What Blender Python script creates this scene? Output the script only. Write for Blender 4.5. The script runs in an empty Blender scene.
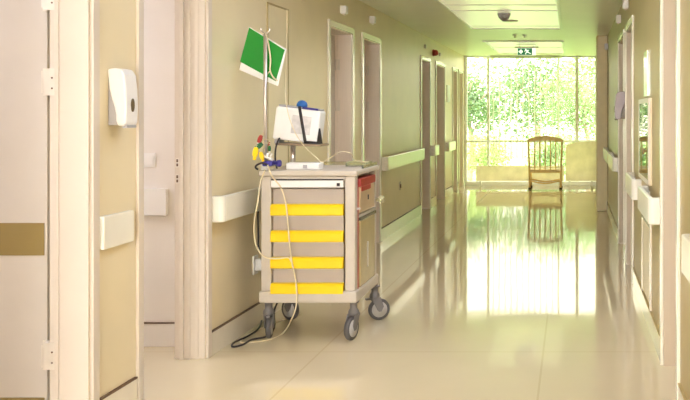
import bpy, bmesh, math, random
from mathutils import Vector, Matrix, Euler
random.seed(7)
S = bpy.context.scene
COL = S.collection
PI = math.pi
# ------------------------------------------------------------------ camera numbers
F, CX, CY, H = 900.0, 572.0, 113.0, 1.38      # focal length in px, vanishing point, eye height
XL, XR, ZC, YE, YB = -2.06, 0.50, 2.47, 17.2, -3.0
WT = 0.17

def P(x, y, Y):
    "a point of the place at distance Y seen at photograph pixel x, y"
    return Vector(((x-CX)*Y/F, Y, H-(y-CY)*Y/F))
def PF(x, y, z=0.0):
    "a point at height z seen at pixel x, y"
    Y = F*(H-z)/(y-CY)
    return Vector(((x-CX)*Y/F, Y, z))

# ------------------------------------------------------------------ materials
def lin(c):
    return tuple(((v/255)/12.92 if v/255 <= .04045 else ((v/255+.055)/1.055)**2.4) for v in c)+(1.0,)
def mat(name, rgb, rough=.5, metal=0., var=.05, scale=9., bump=0., bscale=60., spec=.5, coat=0., trans=0., alpha=1., emit=0., stretch=None):
    m = bpy.data.materials.new(name); m.use_nodes = True
    nt = m.node_tree; N = nt.nodes; L = nt.links
    b = N['Principled BSDF']
    tc = N.new('ShaderNodeTexCoord'); nz = N.new('ShaderNodeTexNoise')
    nz.inputs['Scale'].default_value = scale; nz.inputs['Detail'].default_value = 3
    src = tc.outputs['Object']
    if stretch:
        mp = N.new('ShaderNodeMapping'); mp.inputs['Scale'].default_value = stretch
        L.new(src, mp.inputs['Vector']); src = mp.outputs['Vector']
    L.new(src, nz.inputs['Vector'])
    r = N.new('ShaderNodeValToRGB')
    c = lin(rgb)
    r.color_ramp.elements[0].position = .3; r.color_ramp.elements[1].position = .7
    r.color_ramp.elements[0].color = tuple(v*(1-var) for v in c[:3])+(1,)
    r.color_ramp.elements[1].color = tuple(min(1, v*(1+var)) for v in c[:3])+(1,)
    L.new(nz.outputs['Fac'], r.inputs['Fac']); L.new(r.outputs['Color'], b.inputs['Base Color'])
    b.inputs['Roughness'].default_value = rough; b.inputs['Metallic'].default_value = metal
    b.inputs['Specular IOR Level'].default_value = spec
    b.inputs['Coat Weight'].default_value = coat; b.inputs['Coat Roughness'].default_value = .06
    b.inputs['Transmission Weight'].default_value = trans; b.inputs['Alpha'].default_value = alpha
    if emit:
        L.new(r.outputs['Color'], b.inputs['Emission Color']); b.inputs['Emission Strength'].default_value = emit
    if bump:
        n2 = N.new('ShaderNodeTexNoise'); n2.inputs['Scale'].default_value = bscale
        L.new(src, n2.inputs['Vector'])
        bp = N.new('ShaderNodeBump'); bp.inputs['Strength'].default_value = bump; bp.inputs['Distance'].default_value = .01
        L.new(n2.outputs['Fac'], bp.inputs['Height']); L.new(bp.outputs['Normal'], b.inputs['Normal'])
    return m
M = {}
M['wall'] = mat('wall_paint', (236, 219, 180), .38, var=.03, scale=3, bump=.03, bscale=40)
M['wall_tan'] = mat('tan_wall_paint', (182, 160, 108), .38, var=.03, scale=3, bump=.03, bscale=40)  # wall paint in a darker copy: the right wall's shade put into colour
M['room'] = mat('room_wall_paint', (238, 230, 220), .55, var=.02, scale=3)
M['ceil'] = mat('ceiling_paint', (250, 245, 232), .34, var=.02, scale=2)
M['frame'] = mat('door_frame_paint', (222, 208, 190), .28, var=.015, scale=5)
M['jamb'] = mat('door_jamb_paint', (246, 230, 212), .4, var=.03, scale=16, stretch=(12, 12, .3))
M['frame_gloss'] = mat('door_frame_gloss_paint', (246, 238, 220), .2, var=.015, scale=5, coat=.5)  # glossy casing paint, lightened in colour to stand for the window's sheen
M['jamb_tan'] = mat('tan_jamb_paint', (204, 186, 160), .4, var=.03, scale=16, stretch=(12, 12, .3))  # shaded copy of the jamb paint for the right-hand doors
M['leaf'] = mat('door_leaf_laminate', (214, 204, 190), .4, var=.02, scale=6)
M['band'] = mat('olive_band', (150, 128, 74), .45, var=.03)
M['pilaster'] = mat('pilaster_paint', (248, 232, 182), .5, var=.03)
M['skirt'] = mat('skirting_vinyl', (240, 230, 208), .2, var=.02, coat=.4)
M['line'] = mat('skirting_line', (104, 76, 54), .5)
M['rail'] = mat('handrail_vinyl', (246, 240, 222), .28, var=.015, coat=.3)
M['white'] = mat('white_plastic', (244, 240, 234), .3, var=.01)
M['offwhite'] = mat('offwhite_plastic', (236, 226, 212), .35, var=.02)
M['grey'] = mat('grey_plastic', (176, 170, 168), .4, var=.03)
M['cart'] = mat('cart_light_grey', (204, 192, 176), .38, var=.02)
M['drawer'] = mat('drawer_grey', (186, 172, 158), .4, var=.02)
M['yellow'] = mat('yellow_plastic', (252, 212, 10), .35, var=.03)
M['red'] = mat('red_plastic', (172, 50, 40), .4, var=.05)
M['sharps'] = mat('tan_bin_plastic', (200, 172, 132), .3, var=.05)
M['binlow'] = mat('brown_bin_plastic', (196, 172, 122), .25, var=.06, coat=.5)
M['clear'] = mat('clear_plastic', (235, 235, 205), .08, trans=.9)
M['steel'] = mat('brushed_steel', (214, 204, 196), .3, metal=.75, var=.06, scale=30)
M['castergrey'] = mat('dark_grey_caster_plastic', (122, 116, 112), .45, var=.05)
M['rubber'] = mat('grey_rubber', (92, 88, 86), .55, var=.08)
M['hub'] = mat('grey_hub', (196, 190, 184), .4)
M['black'] = mat('black_webbing', (44, 36, 36), .6)
M['blue'] = mat('blue_plastic', (24, 92, 160), .35)
M['navy'] = mat('blue_violet_plastic', (62, 52, 140), .4)
M['green'] = mat('green_sheet', (6, 142, 30), .45, var=.04)
M['dkgreen'] = mat('dark_green_plastic', (24, 96, 44), .4)
M['cream_cord'] = mat('cream_cord', (232, 216, 178), .5)
M['print'] = mat('faint_print', (214, 208, 204), .5, var=.12, scale=40)
M['wood'] = mat('pale_varnished_wood', (252, 214, 142), .4, var=.12, scale=8, stretch=(6, 6, .6))
M['board'] = mat('tan_board', (250, 240, 206), .5, var=.02)
M['smoky'] = mat('smoky_plastic', (112, 96, 68), .2)
M['mauve'] = mat('silver_mauve_plastic', (168, 152, 150), .3)
M['alu'] = mat('window_alu', (206, 212, 206), .4, var=.02)
M['slat'] = mat('blind_slat', (238, 240, 230), .6)
M['alu'] = mat('window_alu', (246, 248, 244), .4, var=.02)
M['exit_green'] = mat('exit_green', (0, 112, 62), .4, emit=.25)
M['exit_white'] = mat('exit_white', (235, 250, 225), .4, emit=.55)
M['brownline'] = mat('brown_strip', (150, 124, 82), .4)
M['mirror'] = mat('polished_strip', (225, 225, 215), .12, metal=.9, var=.02)
M['trunk'] = mat('tree_bark', (122, 104, 82), .9, var=.2, bump=.4, bscale=18)
M['ground'] = mat('grass_ground', (128, 160, 84), .9, var=.25, scale=3, bump=.4)
M['brass'] = mat('hinge_metal', (232, 222, 206), .35, metal=.3)
M['satin'] = mat('satin_metal', (150, 128, 102), .4, metal=.3)

def leafmat(name, rgb):
    m = mat(name, rgb, .5, var=.25, scale=5)
    nt = m.node_tree; b = nt.nodes['Principled BSDF']; out = nt.nodes['Material Output']
    t = nt.nodes.new('ShaderNodeBsdfTranslucent'); mx = nt.nodes.new('ShaderNodeMixShader')
    t.inputs['Color'].default_value = lin((min(255, rgb[0]+25), min(255, rgb[1]+20), rgb[2]))
    mx.inputs[0].default_value = .45
    nt.links.new(b.outputs[0], mx.inputs[1]); nt.links.new(t.outputs[0], mx.inputs[2]); nt.links.new(mx.outputs[0], out.inputs['Surface'])
    return m
M['leafA'] = leafmat('leaves_mid_green', (98, 122, 76))
M['leafB'] = leafmat('leaves_deep_green', (74, 98, 62))
M['leafC'] = leafmat('leaves_yellow_green', (122, 140, 84))

def glassmat(name, tint, refl_ior=1.5, tr=1.0):
    m = bpy.data.materials.new(name); m.use_nodes = True
    nt = m.node_tree; N = nt.nodes; N.remove(N['Principled BSDF'])
    t = N.new('ShaderNodeBsdfTransparent'); t.inputs['Color'].default_value = lin(tint)
    g = N.new('ShaderNodeBsdfGlossy'); g.inputs['Roughness'].default_value = .02
    fr = N.new('ShaderNodeFresnel'); fr.inputs['IOR'].default_value = refl_ior
    mx = N.new('ShaderNodeMixShader')
    nt.links.new(fr.outputs[0], mx.inputs[0]); nt.links.new(t.outputs[0], mx.inputs[1]); nt.links.new(g.outputs[0], mx.inputs[2])
    nt.links.new(mx.outputs[0], N['Material Output'].inputs['Surface'])
    return m
M['slat'] = leafmat('blind_slat', (225, 228, 226))
M['board'] = leafmat('tan_screen_fabric', (232, 227, 222))
M['glass'] = glassmat('window_glass', (250, 250, 248), 1.1)
M['cabglass'] = glassmat('cabinet_glass', (200, 205, 180), 1.9)

def emis(name, rgb, s):
    m = mat(name, rgb, .25, var=.015, scale=4)
    b = m.node_tree.nodes['Principled BSDF']
    b.inputs['Emission Color'].default_value = lin(rgb); b.inputs['Emission Strength'].default_value = s
    return m
PANEL_VIS, PANEL_NEAR, ROOM_LAMP = 0.17, 1.75, 9.5
SKY_STRENGTH, SKY_BACK, SKY_FRONT = 11.5, (.96, .97, 1, 1), (.225, .214, .16, 1)
M['panel'] = emis('diffuser_panel', (246, 242, 206), PANEL_VIS)
M['panel_near'] = emis('diffuser_panel_near', (220, 231, 255), PANEL_NEAR)
M['lamp'] = emis('room_lamp', (230, 232, 250), ROOM_LAMP)

# glossy vinyl floor: large sheets, faint welds, gentle waviness
def floormat():
    m = mat('vinyl_floor', (216, 200, 166), .055, var=.025, scale=1.6, spec=.44, coat=.05)
    nt = m.node_tree; N = nt.nodes; L = nt.links; b = N['Principled BSDF']
    tc = N.new('ShaderNodeTexCoord'); mp = N.new('ShaderNodeMapping')
    mp.inputs['Location'].default_value = (.815, 1.875, 0)
    L.new(tc.outputs['Object'], mp.inputs['Vector'])
    br = N.new('ShaderNodeTexBrick'); br.offset = 0
    br.inputs['Scale'].default_value = 1.0; br.inputs['Mortar Size'].default_value = .006
    br.inputs['Brick Width'].default_value = 1.287; br.inputs['Row Height'].default_value = 5.0
    L.new(mp.outputs['Vector'], br.inputs['Vector'])
    old = b.inputs['Base Color'].links[0].from_socket
    mx = N.new('ShaderNodeMixRGB'); mx.blend_type = 'MULTIPLY'
    L.new(br.outputs['Fac'], mx.inputs[0]); L.new(old, mx.inputs[1]); mx.inputs[2].default_value = (.9, .87, .84, 1)
    L.new(mx.outputs[0], b.inputs['Base Color'])
    nz = N.new('ShaderNodeTexNoise'); nz.inputs['Scale'].default_value = 2.6; nz.inputs['Detail'].default_value = 1.5
    L.new(tc.outputs['Object'], nz.inputs['Vector'])
    bp = N.new('ShaderNodeBump'); bp.inputs['Strength'].default_value = .04; bp.inputs['Distance'].default_value = .02
    L.new(nz.outputs['Fac'], bp.inputs['Height']); L.new(bp.outputs['Normal'], b.inputs['Normal']); L.new(bp.outputs['Normal'], b.inputs['Coat Normal'])
    return m
M['floor'] = floormat()

# ------------------------------------------------------------------ mesh helpers
def box(bm, a, b, rot=None, piv=None):
    a = Vector(a); b = Vector(b)
    r = bmesh.ops.create_cube(bm, size=1)
    vs = r['verts']; c = (a+b)/2; d = b-a
    for v in vs: v.co = Vector((v.co.x*d.x, v.co.y*d.y, v.co.z*d.z))+c
    if rot is not None:
        p = Vector(piv) if piv is not None else c
        for v in vs: v.co = rot @ (v.co-p) + p
    return vs
def nb(*boxes):
    bm = bmesh.new()
    for a, b in boxes: box(bm, a, b)
    return bm
def prism(bm, pts, d):
    "closed polygon pts pushed along vector d"
    d = Vector(d); n = len(pts)
    A = [bm.verts.new(Vector(p)) for p in pts]; B = [bm.verts.new(Vector(p)+d) for p in pts]
    bm.faces.new(A); bm.faces.new(list(reversed(B)))
    for i in range(n):
        j = (i+1) % n
        bm.faces.new((A[j], A[i], B[i], B[j]))
    bmesh.ops.recalc_face_normals(bm, faces=bm.faces)
def smoothpath(pts, n=8):
    pts = [Vector(p) for p in pts]
    if len(pts) < 3: return pts
    out = []
    q = [2*pts[0]-pts[1]]+pts+[2*pts[-1]-pts[-2]]
    for i in range(1, len(q)-2):
        p0, p1, p2, p3 = q[i-1], q[i], q[i+1], q[i+2]
        for k in range(n):
            t = k/n
            out.append(.5*((2*p1)+(-p0+p2)*t+(2*p0-5*p1+4*p2-p3)*t*t+(-p0+3*p1-3*p2+p3)*t**3))
    out.append(pts[-1]); return out
def tube(bm, pts, r, seg=8, smooth=True, n=8):
    pts = smoothpath(pts, n) if smooth else [Vector(p) for p in pts]
    rings = []; up = None
    for i, p in enumerate(pts):
        t = (pts[min(i+1, len(pts)-1)]-pts[max(i-1, 0)]).normalized()
        if up is None:
            up = t.orthogonal().normalized()
        else:
            up = (up-t*up.dot(t))
            up = up.normalized() if up.length > 1e-6 else t.orthogonal().normalized()
        w = t.cross(up)
        rr = r(i/(len(pts)-1)) if callable(r) else r
        rings.append([bm.verts.new(p+(up*math.cos(2*PI*k/seg)+w*math.sin(2*PI*k/seg))*rr) for k in range(seg)])
    for a, b in zip(rings, rings[1:]):
        for k in range(seg):
            f = bm.faces.new((a[k], a[(k+1) % seg], b[(k+1) % seg], b[k])); f.smooth = True
    bm.faces.new(list(reversed(rings[0]))); bm.faces.new(rings[-1])
    return bm
def lathe(bm, prof, o, axis='Z', seg=20):
    "prof: (radius, height) along axis from o"
    o = Vector(o); rings = []
    for r, h in prof:
        ring = []
        for k in range(seg):
            a = 2*PI*k/seg; c, s = math.cos(a)*max(r, 1e-4), math.sin(a)*max(r, 1e-4)
            v = {'Z': (c, s, h), 'X': (h, c, s), 'Y': (s, h, c)}[axis]
            ring.append(bm.verts.new(o+Vector(v)))
        rings.append(ring)
    for a, b in zip(rings, rings[1:]):
        for k in range(seg):
            f = bm.faces.new((a[k], a[(k+1) % seg], b[(k+1) % seg], b[k])); f.smooth = True
    bm.faces.new(list(reversed(rings[0]))); bm.faces.new(rings[-1])
    bmesh.ops.recalc_face_normals(bm, faces=bm.faces)
    return bm
ORG = {}
def obj(name, bm, m, parent=None, bev=0., seg=2):
    if parent is None:
        lo = Vector((min(v.co[i] for v in bm.verts) for i in range(3))); hi = Vector((max(v.co[i] for v in bm.verts) for i in range(3)))
        o0 = Vector(((lo.x+hi.x)/2, (lo.y+hi.y)/2, lo.z))
    else: o0 = ORG[parent.name]
    bmesh.ops.translate(bm, verts=bm.verts, vec=-o0)
    me = bpy.data.meshes.new(name); bm.to_mesh(me); bm.free()
    o = bpy.data.objects.new(name, me); COL.objects.link(o)
    me.materials.append(M[m] if isinstance(m, str) else m)
    if parent is None: o.location = o0
    else: o.parent = parent
    ORG[o.name] = o0
    if bev:
        md = o.modifiers.new('bevel', 'BEVEL'); md.width = bev; md.segments = seg; md.limit_method = 'ANGLE'; md.angle_limit = .6
    return o
def thing(name, label, cat, loc, group=None):
    o = bpy.data.objects.new(name, None); COL.objects.link(o); o.location = loc
    o.empty_display_size = .1
    ORG[o.name] = Vector(loc); tag(o, label, cat, group); return o
def tag(o, label, cat, group=None):
    o['label'] = label; o['category'] = cat
    if group: o['group'] = group
    return o
def struct(name, bm, m, parent=None, bev=0.):
    o = obj(name, bm, m, parent, bev)
    if parent is None: o['kind'] = 'structure'
    return o

# ------------------------------------------------------------------ the shell
struct('floor', nb(((-4.6, YB-.2, -.12), (.75, YE+.15, 0))), 'floor')
struct('ceiling', nb(((-4.6, YB-.2, ZC), (.75, YE+.15, ZC+.15))), 'ceil')
DH = 2.12      # clear door height
DL = [(2.98, 3.845), (4.30, 5.06), (7.63, 8.41), (8.85, 9.61), (12.27, 13.0), (13.6, 14.48), (15.5, 16.05), (16.33, 16.88)]
DR = [(4.20, 4.92), (7.32, 8.20), (8.56, 9.50)]
def longwall(x0, x1, doors):
    bm = bmesh.new(); y = YB
    for a, b in doors:
        box(bm, (x0, y, 0), (x1, a, ZC)); box(bm, (x0, a, DH), (x1, b, ZC)); y = b
    box(bm, (x0, y, 0), (x1, YE+.05, ZC)); return bm
struct('wall_left', longwall(XL-WT, XL, DL), 'wall')
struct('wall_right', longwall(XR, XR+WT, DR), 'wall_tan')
struct('wall_back', nb(((XL, YB-.15, 0), (XR, YB, .12)), ((XL, YB-.15, 2.38), (XR, YB, ZC)), ((XL, YB-.15, .12), (XL+.12, YB, 2.38)), ((XR-.12, YB-.15, .12), (XR, YB, 2.38))), 'wall')
w2 = struct('window_2', nb(((XL+.12, YB-.12, .12), (XL+.17, YB-.05, 2.38)), ((XR-.17, YB-.12, .12), (XR-.12, YB-.05, 2.38)), ((-.81, YB-.12, .12), (-.75, YB-.05, 2.38)), ((XL+.17, YB-.12, .12), (XR-.17, YB-.05, .17)), ((XL+.17, YB-.12, 2.33), (XR-.17, YB-.05, 2.38))), 'alu')  # added window behind the camera, out of view, to let in fill light
obj('window_glass', nb(((XL+.15, YB-.09, .15), (XR-.15, YB-.085, 2.35))), 'glass', w2)
# side rooms on the left
struct('wall_partition', nb(((-4.5, 4.08, 0), (XL-WT, 4.2, ZC))), 'room')
struct('wall_side_room', nb(((-4.5, 5.33, 0), (XL-WT, 5.45, ZC))), 'room')
struct('wall_side_room_left', nb(((-4.6, 1.4, 0), (-4.5, 5.45, ZC))), 'room')
struct('wall_side_room_back', nb(((-4.5, 1.4, 0), (XL-WT, 1.5, ZC))), 'room')
struct('baseboard_side_room', nb(((-4.5, 5.318, 0), (XL-WT, 5.33, .135)), ((-4.5, 4.068, 0), (XL-WT, 4.08, .135))), 'room')
struct('trim_1', nb(((-4.5, 5.315, .135), (XL-WT, 5.33, .142)), ((-4.5, 4.065, .135), (XL-WT, 4.08, .142))), 'line')
# skirting
def skirt(x, sgn, doors, y1, z0, z1, t):
    bm = bmesh.new(); y = YB
    for a, b in doors+[(y1, y1)]:
        if a-.06 > y: box(bm, (min(x, x+sgn*t), y, z0), (max(x, x+sgn*t), a-.06, z1))
        y = b+.06
    return bm
struct('baseboard_left', skirt(XL, 1, DL, YE, 0, .13, .012), 'skirt')
struct('trim_2', skirt(XL, 1, DL, 7.6, .13, .138, .014), 'line')
struct('baseboard_right', skirt(XR, -1, DR, 12.67, 0, .13, .012), 'skirt')
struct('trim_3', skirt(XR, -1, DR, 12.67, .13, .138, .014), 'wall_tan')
# pilaster at the far right
struct('wall_pilaster', nb(((.35, 12.67, 0), (XR, 13.05, ZC))), 'pilaster', bev=.006)

# ------------------------------------------------------------------ doors: frames, leaves
def framebm(x, sgn, a, b):
    "architrave on the corridor face (sgn points into the corridor)"
    bm = bmesh.new(); w, t = .052, .016
    X = sorted((x, x+sgn*t))
    box(bm, (X[0], a-w, 0), (X[1], a, DH)); box(bm, (X[0], b, 0), (X[1], b+w, DH)); box(bm, (X[0], a-w, DH), (X[1], b+w, DH+w))
    return bm
def jambbm(x, sgn, a, b):
    bm = bmesh.new(); xb = x-sgn*WT; X = sorted((x, xb)); t = .012
    box(bm, (X[0], a, 0), (X[1], a+t, DH)); box(bm, (X[0], b-t, 0), (X[1], b, DH)); box(bm, (X[0], a+t, DH-t), (X[1], b-t, DH))
    s = x-sgn*.13; SX = sorted((s, s-sgn*.02))      # door stop
    box(bm, (SX[0], a+t, 0), (SX[1], a+t+.014, DH-t)); box(bm, (SX[0], b-t-.014, 0), (SX[1], b-t, DH-t))
    return bm
def hinge(x, y, z, sgn, par):
    bm = bmesh.new()
    lathe(bm, [(.008, 0), (.008, .1)], (x, y-.01, z), 'Z', 10)
    box(bm, (min(x, x+sgn*.035), y-.004, z), (max(x, x+sgn*.035), y, z+.1))
    return obj('hinge', bm, 'brass', par)
def closed_door(n, x, sgn, a, b, hin=True):
    xl = x-sgn*.152
    X = sorted((xl, xl-sgn*.042))
    d = struct('door_%d' % n, nb(((X[0], a+.016, .006), (X[1], b-.016, DH-.016))), 'leaf', bev=.003)
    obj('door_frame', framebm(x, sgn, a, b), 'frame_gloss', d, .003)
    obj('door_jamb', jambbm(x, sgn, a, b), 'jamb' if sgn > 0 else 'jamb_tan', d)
    bm = bmesh.new(); hx = xl
    tube(bm, [(hx, a+.09, 1.02), (hx+sgn*.045, a+.09, 1.02), (hx+sgn*.05, a+.12, 1.02), (hx+sgn*.05, a+.2, 1.02)], .009)
    lathe(bm, [(.026, 0), (.026, .008)], (hx if sgn > 0 else hx-.008, a+.09, 1.02), 'X', 14)
    obj('door_handle', bm, 'satin', d)
    if hin:
        for z in (.28, 1.4, 1.78): hinge(xl+sgn*.012, b-.012, z, sgn, d)
    return d
for i, (a, b) in enumerate(DL[2:]): closed_door(3+i, XL, 1, a, b)
for i, (a, b) in enumerate(DR): closed_door(9+i, XR, -1, a, b, False)
# the open door at the far left: leaf swung back into the room
a, b = DL[0]
ly0, ly1 = 3.89, 3.93
d1 = struct('door_1', nb(((-3.16, ly0, .012), (-2.268, ly1, 2.09))), 'leaf', bev=.003)
obj('band', nb(((-3.158, ly0-.004, .765), (-2.28, ly0, .905))), 'band', d1)
obj('kick_plate', nb(((-3.158, ly0-.004, .02), (-2.28, ly0, .15))), 'band', d1)
obj('door_frame', framebm(XL, 1, a, b), 'frame', d1, .003)
bm = bmesh.new()
box(bm, (XL-.125, a, 0), (XL, a+.012, DH)); box(bm, (XL-.125, b-.012, 0), (XL, b, DH)); box(bm, (XL-.125, a+.012, DH-.012), (XL, b-.012, DH))
box(bm, (XL-WT, b-.004, 0), (XL-.125, b+.001, DH)); box(bm, (XL-.143, b-.016, 0), (XL-.125, b-.004, DH))
obj('door_jamb', bm, 'frame', d1, .002)
for z in (.285, 1.455, 1.82):
    bm = bmesh.new()
    lathe(bm, [(.009, 0), (.009, .115)], (-2.256, ly0-.012, z), 'Z', 10)
    box(bm, (-2.256, b-.009, z), (-2.206, b-.003, z+.115)); box(bm, (-2.284, ly0-.006, z), (-2.256, ly0, z+.115))
    box(bm, (-2.262, b-.009, z+.01), (-2.254, ly0, z+.105))
    h_ = obj('hinge', bm, 'brass', d1)
    bm = bmesh.new()
    for q in (.03, .075): lathe(bm, [(.004, 0), (.004, .002)], (-2.216, b-.0115, z+q), 'Y', 8)
    obj('screw', bm, 'line', h_)
bm = bmesh.new()
tube(bm, [(-3.07, ly0, 1.02), (-3.07, ly0-.05, 1.02), (-2.95, ly0-.05, 1.02)], .009)
obj('door_handle', bm, 'satin', d1)
# the door opening beside the cart (its leaf is swung out of sight)
a, b = DL[1]
d2 = struct('door_2', framebm(XL, 1, a, b), 'frame', bev=.003)
bm = bmesh.new()
box(bm, (XL-WT, a, 0), (XL, a+.012, DH)); box(bm, (XL-WT, b-.012, 0), (XL, b, DH)); box(bm, (XL-WT, a+.012, DH-.012), (XL, b-.012, DH))
box(bm, (XL-.135, b-.03, 0), (XL-.115, b-.012, DH)); box(bm, (XL-.095, b-.02, 0), (XL-.08, b-.012, DH)); box(bm, (XL-.05, b-.017, 0), (XL-.035, b-.012, DH))
obj('door_jamb', bm, 'frame', d2, .003)
for z0 in (1.075, .985):
    sp = obj('strike_plate', nb(((XL-.163, b-.0145, z0), (XL-.142, b-.012, z0+.052))), 'brass', d2)
    obj('latch_slot', nb(((XL-.158, b-.0155, z0+.006), (XL-.148, b-.0145, z0+.022)), ((XL-.158, b-.0155, z0+.029), (XL-.148, b-.0145, z0+.046))), 'line', sp)

# ------------------------------------------------------------------ far window
wx0, wx1, wy = XL+.0, XR, YE
wz1 = 2.44
bm = bmesh.new()
xs = [wx0+.02, -1.60, 0.095, wx1]
for x, w in ((XL+.03, .05), (-1.60, .045), (0.095, .06), (-.26, .028), (wx1-.03, .05)):
    box(bm, (x-w/2, wy-.03, .07), (x+w/2, wy+.05, wz1))
box(bm, (XL, wy-.03, wz1), (wx1, wy+.05, ZC)); box(bm, (XL, wy-.035, .82), (wx1, wy+.045, .86))
w1 = struct('window_1', bm, 'alu', bev=.003)
obj('window_glass', nb(((XL, wy+.008, .07), (wx1, wy+.014, wz1))), 'glass', w1)
obj('window_sill', nb(((XL+.02, wy-.10, 0), (XR-.02, wy+.05, .08))), 'alu', w1, .004)
# vertical blind
vb = thing('vertical_blind', 'white vertical blind with its slats turned edge-on before the end window', 'blind', (-.8, wy-.15, ZC-.05))
obj('headrail', nb(((-1.55, wy-.18, ZC-.05), (-.22, wy-.13, ZC))), 'slat', vb)
rz = Matrix.Rotation(math.radians(84), 3, 'Z')
for k in range(12):
    x = -1.49+k*.112
    bm = bmesh.new(); box(bm, (x-.044, wy-.156, .52), (x+.044, wy-.154, ZC-.05), rz)
    obj('slat', bm, 'slat', vb)

# ------------------------------------------------------------------ ceiling light panels
def panel(y0, y1, x0, x1, m, label, bars):
    t = thing('ceiling_light_panel', label, 'ceiling light', ((x0+x1)/2, (y0+y1)/2, ZC-.012), 'ceiling light panels')
    z0, w = ZC-.016, .035
    obj('frame', nb(((x0, y0, z0), (x0+w, y1, ZC)), ((x1-w, y0, z0), (x1, y1, ZC)), ((x0+w, y0, z0), (x1-w, y0+w, ZC)), ((x0+w, y1-w, z0), (x1-w, y1, ZC))), 'white', t, .002)
    obj('diffuser', nb(((x0+w, y0+w, ZC-.008), (x1-w, y1-w, ZC))), m, t)
    for q in bars: obj('crossbar', nb(((x0+w, q-.012, ZC-.012), (x1-w, q+.012, ZC-.008))), 'cart', t)
panel(8.4, 11.55, -1.31, -.12, 'panel', 'larger luminous ceiling panel with smoke detector below it', (9.0, 9.5, 11.2))
panel(13.55, 16.35, -1.35, -.12, 'panel', 'smaller-looking luminous ceiling panel behind the exit sign near the window', (14.9,))
panel(3.3, 6.4, -1.31, -.12, 'panel_near', 'luminous ceiling panel above the drawer cart', (4.85,))
panel(-1.9, 1.3, -1.31, -.12, 'panel_near', 'luminous ceiling panel above the near end of the corridor', (-.3,))
def roomlamp(x0, y0, x1, y1, label):
    t = thing('room_lamp', label, 'ceiling lamp', ((x0+x1)/2, (y0+y1)/2, ZC-.05), 'side room ceiling lamps')
    obj('housing', nb(((x0, y0, ZC-.03), (x1, y1, ZC+.003))), 'white', t)
    obj('diffuser', nb(((x0+.02, y0+.02, ZC-.05), (x1-.02, y1-.02, ZC-.03))), 'lamp', t, .004)
roomlamp(-3.6, 2.2, -2.8, 3.0, 'square ceiling lamp in the side room with the open door')
roomlamp(-4.3, 4.4, -3.3, 4.9, 'oblong ceiling lamp in the side room with the switch')

# ------------------------------------------------------------------ ceiling fittings
pd = P(504, 4, 9.75); px = pd.x
t = thing('smoke_detector', 'grey cone-shaped smoke detector under the larger ceiling panel', 'smoke detector', (px, 9.75, ZC-.012))
obj('base', lathe(bmesh.new(), [(.03, -.03), (.068, -.026), (.072, 0)], (px, 9.75, ZC-.012), 'Z', 24), 'grey', t)
obj('sensor_head', lathe(bmesh.new(), [(.012, -.085), (.035, -.07), (.06, -.045), (.062, -.028), (.03, -.03)], (px, 9.75, ZC-.012), 'Z', 24), 'grey', t)
pd = P(510, 20, 10.55)
tag(obj('ceiling_speaker', lathe(bmesh.new(), [(.08, -.012), (.095, -.006), (.095, 0)], (pd.x, 10.55, ZC-.008), 'Z', 28), 'cart'), 'flat round cover on ceiling just behind smoke detector', 'ceiling cover')
for i, x in enumerate((514, 524)):
    q = P(x, 34, 12.35)
    tag(obj('sprinkler_head', lathe(bmesh.new(), [(.018, -.04), (.02, -.035), (.008, -.03), (.01, -.012), (.035, -.01), (.035, 0)], (q.x, 12.55, ZC), 'Z', 14), 'white'),
        ['left one of two tiny white ceiling fittings between the light panels', 'right one of two tiny white ceiling fittings between the light panels'][i], 'ceiling fitting', 'ceiling fittings between the panels')
for i, x in enumerate((-.80, -.50)):  # unseen pair of fill lights, added to brighten the middle of the corridor
    t = thing('downlight', ['left one of two small round ceiling downlights in front of the larger light panel', 'right one of two small round ceiling downlights in front of the larger light panel'][i], 'downlight', (x, 7.4, ZC-.02), 'round downlights')
    obj('ring', lathe(bmesh.new(), [(.045, -.012), (.07, -.016), (.075, 0)], (x, 7.4, ZC), 'Z', 24), 'white', t)
    obj('lens', lathe(bmesh.new(), [(.04, -.013), (.043, -.011), (.043, 0)], (x, 7.4, ZC-.004), 'Z', 20), 'lamp', t)
    sp = bpy.data.lights.new('downlight_lamp', 'SPOT'); sp.energy = 7; sp.spot_size = 2.7; sp.spot_blend = .4; sp.shadow_soft_size = .04; sp.color = (1, .96, .9)
    so_ = bpy.data.objects.new('downlight_lamp', sp); COL.objects.link(so_); so_.location = (x, 7.4, ZC-.07)
# exit sign
ey = 14.2
l = (517.3-CX)*ey/F; r = (535.8-CX)*ey/F; zt = H-(48-CY)*ey/F; zb = H-(55.2-CY)*ey/F
t = thing('exit_sign', 'green and white emergency exit sign hanging from ceiling before the window', 'exit sign', ((l+r)/2, ey, zb))
obj('housing', nb(((l, ey, zb), (r, ey+.035, zt))), 'exit_white', t, .003)
gl, gr = l+.006, l+.235
g_ = obj('green_face', nb(((gl, ey-.003, zb+.004), (gr, ey, zt-.004))), 'exit_green', t)
hh = zt-zb; cz = (zt+zb)/2
bm = bmesh.new(); d = (0, -.003, 0); y_ = ey-.003
ax = gl+.05        # arrow pointing left
prism(bm, [(ax-.04, y_, cz), (ax+.01, y_, cz+.042), (ax+.01, y_, cz+.016), (ax+.03, y_, cz+.016), (ax+.03, y_, cz-.016), (ax+.01, y_, cz-.016), (ax+.01, y_, cz-.042)], d)
obj('arrow', bm, 'exit_white', g_)
bm = bmesh.new(); mx = gl+.15
def limb(p, q, w):
    p = Vector((p[0], y_, p[1])); q = Vector((q[0], y_, q[1])); t_ = (q-p).normalized(); n = Vector((-t_.z, 0, t_.x))*w/2
    prism(bm, [p+n, q+n, q-n, p-n], d)
prism(bm, [(mx-.022+.011*math.cos(a*PI/5), y_, cz+.034+.011*math.sin(a*PI/5)) for a in range(10)], d)
limb((mx-.012, cz+.02), (mx+.012, cz-.008), .022)
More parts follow.
